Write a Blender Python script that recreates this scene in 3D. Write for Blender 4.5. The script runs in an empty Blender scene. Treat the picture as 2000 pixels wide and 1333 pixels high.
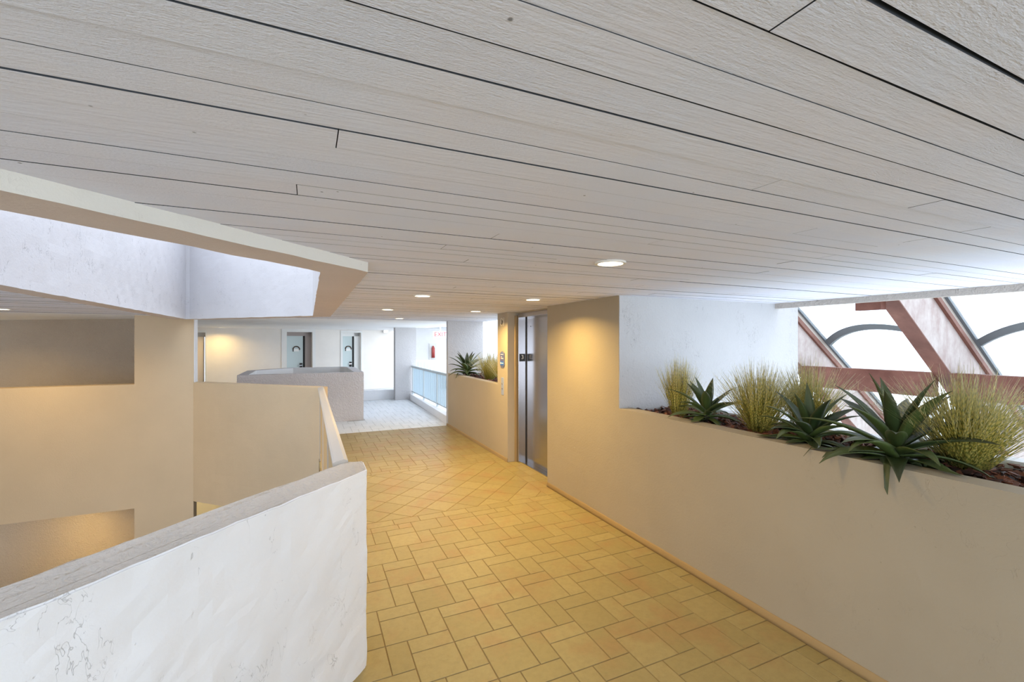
import bpy, bmesh, math, random
from mathutils import Vector, Matrix, noise
S = bpy.context.scene
C = S.collection
random.seed(7)
PI = math.pi

# ------------------------------------------------------------------ camera, world, exposure
F_PX = 875.0
cd = bpy.data.cameras.new('camera')
cd.sensor_width = 36.0; cd.sensor_fit = 'HORIZONTAL'
cd.lens = 36.0 * F_PX / 2000.0
cd.shift_y = (668 - 666.5) / 2000.0
cd.clip_start = 0.05; cd.clip_end = 300
cam = bpy.data.objects.new('camera', cd); C.objects.link(cam)
cam.location = (0, 0, 1.75)
TH = math.atan(397 / F_PX)
cam.rotation_euler = (PI / 2, 0, -TH)
S.camera = cam

vs = S.view_settings
vs.view_transform = 'Standard'; vs.look = 'None'; vs.gamma = 1.0; vs.use_curve_mapping = False
vs.exposure = 0.35
SKY = 3.4
w = bpy.data.worlds.new('overcast sky'); S.world = w; w.use_nodes = True
nt = w.node_tree; nt.nodes.clear()
wo = nt.nodes.new('ShaderNodeOutputWorld'); wb = nt.nodes.new('ShaderNodeBackground')
wn = nt.nodes.new('ShaderNodeTexNoise'); wr = nt.nodes.new('ShaderNodeValToRGB')
wn.inputs['Scale'].default_value = 3.0; wn.inputs['Detail'].default_value = 5.0
wr.color_ramp.elements[0].position = .35; wr.color_ramp.elements[0].color = (.66, .80, 1, 1)
wr.color_ramp.elements[1].position = .62; wr.color_ramp.elements[1].color = (.86, .92, 1, 1)
tc = nt.nodes.new('ShaderNodeTexCoord')
nt.links.new(tc.outputs['Generated'], wn.inputs['Vector'])
nt.links.new(wn.outputs['Fac'], wr.inputs['Fac']); nt.links.new(wr.outputs['Color'], wb.inputs['Color'])
wb.inputs['Strength'].default_value = SKY
nt.links.new(wb.outputs[0], wo.inputs[0])
LAMP = 6.0
LAMP_COL = (1.0, .68, .235)

# ------------------------------------------------------------------ materials
def newmat(name):
    m = bpy.data.materials.new(name); m.use_nodes = True
    n = m.node_tree; b = n.nodes['Principled BSDF']
    return m, n, b
def L(n, a, b): n.links.new(a, b)
def plain(name, col, rough=.5, metal=0.0, emit=None, es=0):
    m, n, b = newmat(name)
    b.inputs['Base Color'].default_value = (*col, 1); b.inputs['Roughness'].default_value = rough
    b.inputs['Metallic'].default_value = metal
    if emit:
        b.inputs['Emission Color'].default_value = (*emit, 1); b.inputs['Emission Strength'].default_value = es
    return m
def nz(n, co, scale, detail=3, rough=.5, dist=0.0):
    t = n.nodes.new('ShaderNodeTexNoise'); t.inputs['Scale'].default_value = scale
    t.inputs['Detail'].default_value = detail; t.inputs['Roughness'].default_value = rough
    t.inputs['Distortion'].default_value = dist
    L(n, co, t.inputs['Vector']); return t.outputs['Fac']
def math_(n, op, a, b=None, c=None, clamp=False):
    t = n.nodes.new('ShaderNodeMath'); t.operation = op; t.use_clamp = clamp
    for i, v in enumerate((a, b, c)):
        if v is None: continue
        if isinstance(v, (int, float)): t.inputs[i].default_value = v
        else: L(n, v, t.inputs[i])
    return t.outputs[0]
def mixc(n, f, a, b, mode='MIX'):
    t = n.nodes.new('ShaderNodeMix'); t.data_type = 'RGBA'; t.blend_type = mode
    if isinstance(f, (int, float)): t.inputs['Factor'].default_value = f
    else: L(n, f, t.inputs['Factor'])
    for k, v in ((6, a), (7, b)):
        if isinstance(v, tuple): t.inputs[k].default_value = (*v, 1)
        else: L(n, v, t.inputs[k])
    return t.outputs[2]
def ramp(n, v, a, b):
    t = n.nodes.new('ShaderNodeMapRange'); t.clamp = True
    L(n, v, t.inputs[0]); t.inputs[1].default_value = a; t.inputs[2].default_value = b
    return t.outputs[0]
def objco(n, scale=(1, 1, 1)):
    t = n.nodes.new('ShaderNodeTexCoord')
    if scale == (1, 1, 1): return t.outputs['Object']
    mp = n.nodes.new('ShaderNodeMapping'); mp.inputs['Scale'].default_value = scale
    L(n, t.outputs['Object'], mp.inputs['Vector']); return mp.outputs[0]
def bump(n, b, h, strength=.4, dist=.01):
    t = n.nodes.new('ShaderNodeBump'); t.inputs['Strength'].default_value = strength
    t.inputs['Distance'].default_value = dist; L(n, h, t.inputs['Height']); L(n, t.outputs[0], b.inputs['Normal'])

def stucco(name, col, marks=.5, rough_amp=.35, mark_dark=.45, pit=.5, lump=0.0, dist=.008):
    """painted trowelled stucco: soft waves, thin trowel grooves, small pits"""
    m, n, b = newmat(name); co = objco(n)
    wave = nz(n, co, 2.2, 2); fine = nz(n, co, 60, 4, .6)
    contour = nz(n, objco(n, (1.5, 1.5, .62)), 5.5, 4, .6, .5)
    d = math_(n, 'ABSOLUTE', math_(n, 'SUBTRACT', contour, .5))
    line = ramp(n, d, .0042, 0.0)
    mask = ramp(n, nz(n, objco(n, (1, 1, .7)), 5.2, 3, .55), .57, .62)
    groove = math_(n, 'MULTIPLY', line, mask)
    c2 = nz(n, objco(n, (1.3, 1.3, .8)), 17, 3, .55, .8)
    d2 = ramp(n, math_(n, 'ABSOLUTE', math_(n, 'SUBTRACT', c2, .5)), .009, 0.0)
    m2 = ramp(n, nz(n, co, 4.3, 3, .5), .585, .65)
    groove = math_(n, 'MAXIMUM', groove, math_(n, 'MULTIPLY', d2, m2))
    groove = math_(n, 'MULTIPLY', groove, marks)
    pv = n.nodes.new('ShaderNodeTexVoronoi'); pv.inputs['Scale'].default_value = 26; L(n, co, pv.inputs['Vector'])
    pm = math_(n, 'MULTIPLY', ramp(n, pv.outputs['Distance'], .10, .03), ramp(n, nz(n, co, 5, 2), .60, .66))
    pm = math_(n, 'MULTIPLY', pm, pit)
    h = math_(n, 'ADD', math_(n, 'MULTIPLY', wave, 1.2), math_(n, 'MULTIPLY', fine, rough_amp))
    if lump:
        lv = nz(n, co, 22, 3, .55, 1.2)
        h = math_(n, 'ADD', h, math_(n, 'MULTIPLY', ramp(n, lv, .42, .62), lump))
    h = math_(n, 'SUBTRACT', h, math_(n, 'MULTIPLY', groove, .35))
    h = math_(n, 'SUBTRACT', h, pm)
    dark = tuple(c * mark_dark for c in col)
    tone = mixc(n, ramp(n, nz(n, co, 1.3, 4, .6), .3, .7), tuple(c * .955 for c in col), tuple(min(1, c * 1.03) for c in col))
    c = mixc(n, math_(n, 'MAXIMUM', math_(n, 'MULTIPLY', groove, .8), math_(n, 'MULTIPLY', pm, .7)), tone, dark)
    L(n, c, b.inputs['Base Color']); b.inputs['Roughness'].default_value = .75
    bump(n, b, h, .55, dist)
    return m

M = {}
M['white'] = stucco('white stucco', (.82, .83, .85), marks=.8)
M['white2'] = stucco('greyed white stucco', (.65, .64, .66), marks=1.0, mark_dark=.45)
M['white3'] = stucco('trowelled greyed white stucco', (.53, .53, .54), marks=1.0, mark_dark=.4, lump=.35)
M['far'] = stucco('warm white plaster', (.84, .80, .75), marks=0, pit=0)
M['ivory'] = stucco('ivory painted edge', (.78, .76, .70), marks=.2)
M['well'] = stucco('lamp warmed well stucco', (.64, .50, .33), marks=.3, mark_dark=.8)  # warm light on the well walls is put into this colour
M['cream'] = stucco('lamp warmed stucco', (.39, .325, .23), marks=.45, mark_dark=.7)  # off-white wall with the warm lamp light put into its colour
M['lamp_warmed_pale'] = stucco('pale lamp warmed stucco', (.46, .39, .29), marks=.35, mark_dark=.75)  # paler copy, lamp warmth likewise painted into the colour
M['coping'] = stucco('bare grey coping', (.55, .50, .445), marks=.5, rough_amp=2.2, mark_dark=.7, lump=1.6, dist=.012)
M['rough'] = stucco('coarse grey stucco', (.58, .565, .57), marks=.9, rough_amp=.9, mark_dark=.6, lump=.5, dist=.010)
M['brownrough'] = stucco('coarse tan stucco', (.52, .44, .35), marks=.3, rough_amp=.9, mark_dark=.7, lump=1.3, dist=.014)
M['plain_white'] = stucco('smooth white plaster', (.88, .88, .89), marks=.0, pit=0)
M['rough2'] = stucco('coarse pale lavender stucco', (.76, .74, .77), marks=.6, rough_amp=.9, mark_dark=.75, lump=1.5, dist=.014)
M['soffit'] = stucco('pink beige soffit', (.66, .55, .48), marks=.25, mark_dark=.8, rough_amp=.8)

def mk_plank():
    m, n, b = newmat('painted rough sawn boards'); 
    gi = n.nodes.new('ShaderNodeNewGeometry')
    co = objco(n, (1, 9, 1)); co2 = objco(n)
    streak = nz(n, co, 9, 5, .65); fine = nz(n, objco(n, (1, 2.2, 1)), 120, 3, .6)
    patch = nz(n, co2, 3.5, 3)
    base = mixc(n, ramp(n, patch, .35, .65), (.755, .78, .90), (.78, .77, .85))
    base = mixc(n, math_(n, 'MULTIPLY', ramp(n, gi.outputs['Random Per Island'], 0, 1), .35), base, (.84, .85, .93))
    pv = n.nodes.new('ShaderNodeTexVoronoi'); pv.inputs['Scale'].default_value = 14; L(n, co2, pv.inputs['Vector'])
    pm = math_(n, 'MULTIPLY', ramp(n, pv.outputs['Distance'], .07, .035), ramp(n, nz(n, co2, 4, 2), .56, .6))
    base = mixc(n, math_(n, 'MULTIPLY', pm, .75), base, (.08, .075, .07))
    L(n, base, b.inputs['Base Color']); b.inputs['Roughness'].default_value = .7
    h = math_(n, 'ADD', math_(n, 'MULTIPLY', streak, 1.0), math_(n, 'MULTIPLY', fine, math_(n, 'MULTIPLY', ramp(n, nz(n, co2, 2.3, 2), .4, .6), 1.0)))
    bump(n, b, h, .55, .006)
    return m
M['plank'] = mk_plank()
M['gap'] = plain('dark board gap', (.045, .05, .06), .9)

def mk_tile(name, c1, c2, c3, rough=.42):
    m, n, b = newmat(name); gi = n.nodes.new('ShaderNodeNewGeometry'); co = objco(n)
    r = gi.outputs['Random Per Island']
    base = mixc(n, r, c1, c2)
    base = mixc(n, math_(n, 'MULTIPLY', ramp(n, nz(n, co, 2.6, 4, .6), .50, .66), .8), base, c3)
    base = mixc(n, math_(n, 'MULTIPLY', ramp(n, nz(n, co, 22, 5, .75), .42, .72), .45), base, tuple(c * .72 for c in c1))
    L(n, base, b.inputs['Base Color']); b.inputs['Roughness'].default_value = rough
    b.inputs['Specular IOR Level'].default_value = .3
    bump(n, b, nz(n, co, 40, 4, .6), .25, .003)
    return m
M['tile'] = mk_tile('tan ceramic tile', (.305, .243, .105), (.355, .285, .13), (.33, .215, .095))
M['grout'] = plain('brown grout', (.23, .155, .065), .85)
M['tile_far'] = mk_tile('walkway tile with painted daylight', (.72, .75, .78), (.78, .80, .83), (.68, .70, .72), .5)  # corridor tile again, cool daylight put into its colour
M['grout_far'] = plain('grout with painted daylight', (.45, .46, .47), .85)  # joints follow: daylight tone put into the grout colour
M['concrete'] = plain('pale concrete', (.62, .62, .61), .8)
M['coving'] = stucco('sealed tan skirting', (.36, .25, .12), marks=.1)

def mk_steel():
    m, n, b = newmat('brushed stainless steel')
    b.inputs['Metallic'].default_value = 1.0; b.inputs['Roughness'].default_value = .2
    b.inputs['Base Color'].default_value = (.50, .49, .50, 1)
    bump(n, b, nz(n, objco(n, (60, 60, 1)), 6, 2), .06, .002)
    return m
M['steel'] = mk_steel()
M['dark'] = plain('black gap', (.012, .01, .01), .6)
M['black'] = plain('black plastic', (.012, .012, .013), .35)
M['white_paint'] = plain('white enamel', (.78, .78, .76), .4)
M['letter'] = plain('white lettering', (.85, .85, .83), .5)
M['rail'] = plain('cream painted rail', (.50, .455, .40), .38)
M['baluster'] = plain('tan painted metal', (.50, .38, .22), .45)
M['rail_grey'] = plain('grey green metal', (.50, .56, .58), .4)
M['sign_grey'] = plain('grey sign border', (.22, .22, .27), .5)
M['sign_blue'] = plain('slate blue sign face', (.10, .12, .30), .45)
M['sign_lblue'] = plain('bright blue panel', (.03, .17, .62), .45)
M['red'] = plain('red', (.45, .07, .06), .45)
M['picket'] = plain('pale blue grey metal', (.42, .53, .60), .45)
M['exitred'] = plain('lit red letters', (.45, .02, .02), .5, emit=(1, .04, .03), es=.7)
M['panel'] = plain('satin call panel', (.55, .58, .62), .35, .6)
M['door_grey'] = plain('pale grey green door', (.56, .65, .65), .45)
M['door_beige'] = plain('pale beige door', (.66, .60, .54), .5)
M['return'] = plain('taupe door reveal', (.36, .31, .29), .7)
M['alarm'] = plain('ivory plastic', (.62, .55, .42), .4)
M['brown'] = plain('dark brown', (.06, .03, .015), .5)
M['lens'] = plain('lamp diffuser', (.9, .85, .75), .4, emit=(1, .86, .62), es=9.0)
M['trimring'] = plain('warm white lamp ring', (.78, .74, .66), .4)
def mk_rust():
    m, n, b = newmat('weathered red brown paint'); co = objco(n)
    c = mixc(n, ramp(n, nz(n, co, 4, 5, .6), .35, .7), (.115, .034, .020), (.20, .078, .052))
    L(n, c, b.inputs['Base Color']); b.inputs['Roughness'].default_value = .6
    bump(n, b, nz(n, co, 25, 4), .3, .004); return m
M['rust'] = mk_rust()
def mk_fin():
    m, n, b = newmat('streaked pink white stucco'); co = objco(n, (1, 1, .6))
    c = mixc(n, ramp(n, nz(n, co, 6, 5, .65), .35, .68), (.34, .26, .24), (.50, .45, .43))
    c = mixc(n, math_(n, 'MULTIPLY', ramp(n, nz(n, co, 2.5, 3), .58, .75), .5), c, (.24, .13, .11))
    L(n, c, b.inputs['Base Color']); b.inputs['Roughness'].default_value = .75
    bump(n, b, nz(n, co, 30, 4), .3, .004); return m
M['fin'] = mk_fin()
M['pale_band'] = plain('pale pink flashing', (.40, .35, .31), .6)
M['grey_metal'] = plain('grey painted metal', (.13, .145, .16), .5, .1)
def mk_glass():
    m = bpy.data.materials.new('dusty clear glazing'); m.use_nodes = True; n = m.node_tree; n.nodes.clear()
    o = n.nodes.new('ShaderNodeOutputMaterial'); mx = n.nodes.new('ShaderNodeMixShader')
    tr = n.nodes.new('ShaderNodeBsdfTransparent'); tr.inputs[0].default_value = (.96, .98, .98, 1)
    g = n.nodes.new('ShaderNodeBsdfGlossy'); g.inputs['Roughness'].default_value = .12
    dif = n.nodes.new('ShaderNodeBsdfTranslucent'); dif.inputs[0].default_value = (.8, .84, .84, 1)
    mx2 = n.nodes.new('ShaderNodeMixShader')
    tcn = n.nodes.new('ShaderNodeTexCoord')
    f = ramp(n, nz(n, tcn.outputs['Object'], 5, 6, .7), .45, .75)
    L(n, math_(n, 'MULTIPLY', f, .35), mx.inputs[0])
    L(n, tr.outputs[0], mx.inputs[1]); L(n, dif.outputs[0], mx.inputs[2])
    mx2.inputs[0].default_value = .04
    L(n, mx.outputs[0], mx2.inputs[1]); L(n, g.outputs[0], mx2.inputs[2]); L(n, mx2.outputs[0], o.inputs[0])
    return m
M['glass'] = mk_glass()
def mk_leaf():
    m, n, b = newmat('dark green succulent leaf')
    uv = n.nodes.new('ShaderNodeUVMap'); sp = n.nodes.new('ShaderNodeSeparateXYZ'); L(n, uv.outputs[0], sp.inputs[0])
    gi = n.nodes.new('ShaderNodeNewGeometry')
    c = mixc(n, gi.outputs['Random Per Island'], (.016, .034, .013), (.095, .135, .034))
    c = mixc(n, math_(n, 'MULTIPLY', ramp(n, sp.outputs['Y'], .55, .9), .25), c, (.10, .065, .04))
    c = mixc(n, math_(n, 'MULTIPLY', ramp(n, sp.outputs['Y'], .28, 0), .5), c, (.15, .22, .06))
    e = math_(n, 'ABSOLUTE', math_(n, 'SUBTRACT', sp.outputs['X'], .5))
    c = mixc(n, math_(n, 'MULTIPLY', ramp(n, e, .40, .5), .6), c, (.16, .20, .10))
    L(n, c, b.inputs['Base Color']); b.inputs['Roughness'].default_value = .42
    bump(n, b, nz(n, objco(n), 60, 3), .15, .002); return m
M['leaf'] = mk_leaf()
def mk_grass():
    m, n, b = newmat('banded yellow green grass')
    uv = n.nodes.new('ShaderNodeUVMap'); sp = n.nodes.new('ShaderNodeSeparateXYZ'); L(n, uv.outputs[0], sp.inputs[0])
    gi = n.nodes.new('ShaderNodeNewGeometry'); r = gi.outputs['Random Per Island']
    c = mixc(n, r, (.52, .42, .07), (.80, .66, .19))
    s = math_(n, 'SINE', math_(n, 'ADD', math_(n, 'MULTIPLY', sp.outputs['Y'], 95), math_(n, 'MULTIPLY', r, 40)))
    c = mixc(n, math_(n, 'MULTIPLY', ramp(n, s, .0, .5), .75), c, (.13, .17, .03))
    c = mixc(n, math_(n, 'MULTIPLY', ramp(n, sp.outputs['Y'], .35, .0), .55), c, (.08, .11, .02))
    c = mixc(n, math_(n, 'MULTIPLY', ramp(n, sp.outputs['Y'], .55, 1.0), .75), c, (.52, .48, .30))
    L(n, c, b.inputs['Base Color']); b.inputs['Roughness'].default_value = .5
    return m
M['grass'] = mk_grass()
def mk_mulch():
    m, n, b = newmat('red brown bark mulch'); gi = n.nodes.new('ShaderNodeNewGeometry')
    c = mixc(n, gi.outputs['Random Per Island'], (.035, .016, .012), (.20, .065, .03))
    L(n, c, b.inputs['Base Color']); b.inputs['Roughness'].default_value = .75; return m
M['mulch'] = mk_mulch()
M['soil'] = plain('dark soil', (.03, .02, .015), .9)
M['ground'] = plain('pale ground', (.55, .55, .50), .9)
M['orange'] = plain('orange brown paint', (.50, .27, .12), .7)

# ------------------------------------------------------------------ mesh helpers
def box(bm, x0, x1, y0, y1, z0, z1, mi=0):
    r = bmesh.ops.create_cube(bm, size=1)
    for v in r['verts']:
        v.co = Vector(((x0 + x1) / 2 + v.co.x * (x1 - x0), (y0 + y1) / 2 + v.co.y * (y1 - y0), (z0 + z1) / 2 + v.co.z * (z1 - z0)))
    for f in {f for v in r['verts'] for f in v.link_faces}: f.material_index = mi
    return r['verts']
def prism(bm, poly, z0, z1, mi=0, mtop=None, mbot=None):
    a = 0
    for i in range(len(poly)):
        x0, y0 = poly[i]; x1, y1 = poly[(i + 1) % len(poly)]; a += x0 * y1 - x1 * y0
    if a < 0: poly = poly[::-1]
    lo = [bm.verts.new((x, y, z0)) for x, y in poly]; hi = [bm.verts.new((x, y, z1)) for x, y in poly]
    n = len(poly)
    for i in range(n):
        f = bm.faces.new((lo[i], lo[(i + 1) % n], hi[(i + 1) % n], hi[i])); f.material_index = mi
    f = bm.faces.new(hi); f.material_index = mi if mtop is None else mtop
    f = bm.faces.new(lo[::-1]); f.material_index = mi if mbot is None else mbot
    return lo + hi
def extrude(bm, pts, d, mi=0):
    """closed 3d outline pts pushed along vector d"""
    a = [bm.verts.new(p) for p in pts]; b = [bm.verts.new(Vector(p) + Vector(d)) for p in pts]; n = len(pts)
    for i in range(n): bm.faces.new((a[i], a[(i + 1) % n], b[(i + 1) % n], b[i])).material_index = mi
    bm.faces.new(a[::-1]).material_index = mi; bm.faces.new(b).material_index = mi
    return a + b
def tube(bm, pts, r, seg=8, mi=0, rx=None):
    """round tube (or flattened when rx given) along pts"""
    rings = []
    for i, p in enumerate(pts):
        p = Vector(p); t = (Vector(pts[min(i + 1, len(pts) - 1)]) - Vector(pts[max(i - 1, 0)])).normalized()
        u = t.cross(Vector((0, 0, 1)));
        if u.length < 1e-3: u = t.cross(Vector((1, 0, 0)))
        u.normalize(); v = t.cross(u)
        rr = r[i] if isinstance(r, (list, tuple)) else r
        rings.append([bm.verts.new(p + (u * math.cos(2 * PI * k / seg) * (rx or rr) + v * math.sin(2 * PI * k / seg) * rr)) for k in range(seg)])
    for a, b in zip(rings, rings[1:]):
        for k in range(seg):
            bm.faces.new((a[k], a[(k + 1) % seg], b[(k + 1) % seg], b[k])).material_index = mi
    bm.faces.new(rings[0][::-1]).material_index = mi; bm.faces.new(rings[-1]).material_index = mi
def disc(bm, c, r, h, seg=32, axis='Z', mi=0):
    c = Vector(c)
    def P(a, t):
        u, v = math.cos(a) * r, math.sin(a) * r
        return c + {'Z': Vector((u, v, t)), 'X': Vector((t, u, v)), 'Y': Vector((u, t, v))}[axis]
    lo = [bm.verts.new(P(2 * PI * i / seg, 0)) for i in range(seg)]; hi = [bm.verts.new(P(2 * PI * i / seg, h)) for i in range(seg)]
    for i in range(seg): bm.faces.new((lo[i], lo[(i + 1) % seg], hi[(i + 1) % seg], hi[i])).material_index = mi
    bm.faces.new(lo[::-1]).material_index = mi; bm.faces.new(hi).material_index = mi
def ringmesh(bm, c, r0, r1, z0, z1, seg=40):
    c = Vector(c); V = []
    for i in range(seg):
        a = 2 * PI * i / seg; d = Vector((math.cos(a), math.sin(a), 0))
        V.append([bm.verts.new(c + d * r + Vector((0, 0, z))) for r, z in ((r0, z0), (r1, z0), (r1, z1), (r0, z1))])
    for i in range(seg):
        a, b = V[i], V[(i + 1) % seg]
        for k in range(4): bm.faces.new((a[k], a[(k + 1) % 4], b[(k + 1) % 4], b[k]))
def ringwall(bm, outer, inner, z0, z1, mo=0, mi_=1, mb=2):
    n = len(outer)
    V_ = [[bm.verts.new((x, y, z)) for x, y in P] for P, z in ((outer, z0), (outer, z1), (inner, z1), (inner, z0))]
    for i in range(n):
        j = (i + 1) % n
        for a, b, m_ in ((0, 1, mo), (1, 2, mo), (2, 3, mi_), (3, 0, mb)):
            bm.faces.new((V_[a][i], V_[a][j], V_[b][j], V_[b][i])).material_index = m_
def roughen(bm, amp, cell=.06, scale=6.0):
    """cut long edges and let a hand-trowelled surface wander a few millimetres"""
    for _ in range(7):
        es = [e for e in bm.edges if e.calc_length() > cell * 1.6]
        if not es: break
        bmesh.ops.subdivide_edges(bm, edges=es, cuts=1, use_grid_fill=True)
    for v in bm.verts:
        n = noise.noise_vector(v.co * scale) * amp + noise.noise_vector(v.co * scale * 3.1) * amp * .5
        v.co += n
def mesh_obj(name, bm, mats, parent=None, smooth=False, bevel=0, label=None):
    bmesh.ops.recalc_face_normals(bm, faces=bm.faces)
    me = bpy.data.meshes.new(name); bm.to_mesh(me); bm.free()
    for m in (mats if isinstance(mats, (list, tuple)) else [mats]): me.materials.append(m)
    if smooth:
        for p in me.polygons: p.use_smooth = True
    o = bpy.data.objects.new(name, me); C.objects.link(o)
    if parent is not None: o.parent = parent; o.matrix_parent_inverse = Matrix()
    if bevel:
        b = o.modifiers.new('bevel', 'BEVEL'); b.width = bevel; b.segments = 2; b.limit_method = 'ANGLE'
    if label: o['label'] = label
    return o
def struct(name, bm, mats, **k):
    o = mesh_obj(name, bm, mats, **k)
    o['kind'] = 'structure'; return o
def tag(o, label, cat, group=None, kind=None):
    o['label'] = label; o['category'] = cat
    if group: o['group'] = group
    if kind: o['kind'] = kind
    return o
def thing(name, label, cat, loc=(0, 0, 0), rz=0, group=None):
    o = bpy.data.objects.new(name, None); C.objects.link(o); o.empty_display_size = .1
    o.location = loc; o.rotation_euler = (0, 0, rz)
    return tag(o, label, cat, group)
def dup(root, loc, rz=0, label=None, group=None, scale=None):
    r = root.copy(); C.objects.link(r); r.location = loc; r.rotation_euler = (0, 0, rz)
    if scale: r.scale = scale
    if label: r['label'] = label
    if group: r['group'] = group
    for ch in list(root.children):
        c = ch.copy(); C.objects.link(c); c.parent = r
        for g in list(ch.children):
            d = g.copy(); C.objects.link(d); d.parent = c
    return r
NB = bmesh.new

# ------------------------------------------------------------------ key plan dimensions (metres; floor z=0, camera over x=0,y=0)
CZ = 2.18            # ceiling underside
WX = 2.63            # right-hand corridor wall face
PZ = 1.13            # planter rim
BX = 3.40            # planter far side
ZL = -3.09           # storey below
Q0 = (.285, 2.52)    # nose of the near parapet
s2 = 1 / math.sqrt(2)

# ------------------------------------------------------------------ floor
def tile(bm, poly, g=.0021, z=0.0, mi=0):
    """one tile, edges pulled in by g, slightly chamfered"""
    n = len(poly); a = sum(poly[i][0] * poly[(i + 1) % n][1] - poly[(i + 1) % n][0] * poly[i][1] for i in range(n))
    if abs(a) < .002: return
    if a < 0: poly = poly[::-1]
    def inset(d):
        out = []
        for i in range(n):
            p0 = Vector(poly[i - 1]); p1 = Vector(poly[i]); p2 = Vector(poly[(i + 1) % n])
            e1 = (p1 - p0).normalized(); e2 = (p2 - p1).normalized()
            n1 = Vector((-e1.y, e1.x)); n2 = Vector((-e2.y, e2.x)); k = 1 + n1.dot(n2)
            out.append(p1 + (n1 + n2) * d / max(k, .3))
        return out
    lo = [bm.verts.new((p.x, p.y, z - .004)) for p in inset(g)]
    hi = [bm.verts.new((p.x, p.y, z)) for p in inset(g + .002)]
    for i in range(n): bm.faces.new((lo[i], lo[(i + 1) % n], hi[(i + 1) % n], hi[i])).material_index = mi
    bm.faces.new(hi).material_index = mi
def clip(poly, a, b, c):
    """keep a*x+b*y<=c"""
    out = []
    for i in range(len(poly)):
        p, q = poly[i], poly[(i + 1) % len(poly)]; dp = a * p[0] + b * p[1] - c; dq = a * q[0] + b * q[1] - c
        if dp <= 0: out.append(p)
        if (dp < 0 < dq) or (dq < 0 < dp):
            t = dp / (dp - dq); out.append((p[0] + (q[0] - p[0]) * t, p[1] + (q[1] - p[1]) * t))
    cl = []
    for p in out:
        if not cl or (abs(p[0] - cl[-1][0]) + abs(p[1] - cl[-1][1])) > 1e-4: cl.append(p)
    if len(cl) > 1 and (abs(cl[0][0] - cl[-1][0]) + abs(cl[0][1] - cl[-1][1])) < 1e-4: cl.pop()
    return cl if len(cl) > 2 else []
U = .1243; V = .1235
def pinwheel(bm, x0, x1, y0, y1, keep, mi=0):
    for m in range(-60, 61):
        for n in range(-60, 61):
            a = 1 + 2 * m - n; b = 3 + 2 * m + 3 * n
            X = .40 + a * U; Y = 1.90 + b * V
            if X < x0 - .5 or X > x1 + .1 or Y < y0 - .5 or Y > y1 + .1: continue
            for (i0, i1, j0, j1) in ((0, 2, 0, 2), (0, 2, 2, 3), (2, 3, 0, 2)):
                r = [(X + i0 * U, Y + j0 * V), (X + i1 * U, Y + j0 * V), (X + i1 * U, Y + j1 * V), (X + i0 * U, Y + j1 * V)]
                for cc in ((-1, 0, -x0), (1, 0, x1), (0, -1, -y0), (0, 1, y1)):
                    if r: r = clip(r, *cc)
                if not r: continue
                cx = sum(p[0] for p in r) / len(r); cy = sum(p[1] for p in r) / len(r)
                if not keep(cx, cy): continue
                if cx < .35 and .2 < cy < 2.75: r = clip(r, -1, 1, 2.45)      # stop under the near parapet
                if r and cx < .35 and 2.45 < cy < 7.3: r = clip(r, -1, 0, -.135)  # stop at the slab edge
                if r: tile(bm, r, mi=mi)
def solid(x, y):
    """True where the main floor slab carries tiles (not over the light well)"""
    if y < 9.3 and x < -2.4 and y > .6: return False
    if x < .06 and 2.6 < y < 7.3: return False
    if y <= 2.6 and (x - y) < -2.50 and x < .2 and y > .2: return False     # behind the near parapet
    if y >= 7.15 and x + y < 7.78 and y < 9.3: return False
    return True
bm = NB()
pinwheel(bm, -2.6, WX, -3.0, 4.36, solid)
pinwheel(bm, -.2, WX, 6.22, 9.09, solid)
# border courses around the diagonal field
def course(bm, x0, x1, y0, y1, along):
    if along == 'x':
        x = x0 - .1
        while x < x1: 
            tile(bm, [(max(x, x0), y0), (min(x + .249, x1), y0), (min(x + .249, x1), y1), (max(x, x0), y1)]); x += .249
    else:
        y = y0
        while y < y1:
            tile(bm, [(x0, y), (x1, y), (x1, min(y + .249, y1)), (x0, min(y + .249, y1))]); y += .249
course(bm, .10, WX, 4.36, 4.49, 'x'); course(bm, .10, WX, 6.10, 6.22, 'x')
course(bm, 2.48, 2.63, 4.49, 6.10, 'y')
d = .3475
for i in range(-12, 14):
    for j in range(-12, 14):
        cx = .59 + (i + j) * d / 2; cy = 4.49 + d / 2 + (i - j) * d / 2
        r = [(cx - d / 2, cy), (cx, cy - d / 2), (cx + d / 2, cy), (cx, cy + d / 2)]
        for cc in ((-1, 0, -.10), (1, 0, 2.48), (0, -1, -4.49), (0, 1, 6.10)):
            if r: r = clip(r, *cc)
        if r: tile(bm, r)
# lift threshold strips
for k in range(5): tile(bm, [(WX, 4.77 + k * .235), (2.76, 4.77 + k * .235), (2.76, 5.005 + k * .235), (WX, 5.005 + k * .235)])
tile(bm, [(2.76, 4.77), (2.885, 4.77), (2.885, 5.94), (2.76, 5.94)])
# slab below the tiles (grout shows in the joints)
def slab(bm, poly, z1=-.0035, z0=-.9, mi=1): prism(bm, poly, z0, z1, mi)
slab(bm, [(-2.6, -3.0), (3.0, -3.0), (3.0, 2.52), (.285, 2.52), (-1.98, .255), (-2.6, .255)])
slab(bm, [(.14, 2.52), (3.0, 2.52), (3.0, 9.09), (.14, 9.09)])
slab(bm, [(.14, 7.42), (.14, 9.09), (-1.60, 9.09)])
struct('floor', bm, [M['tile'], M['grout']])
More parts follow.
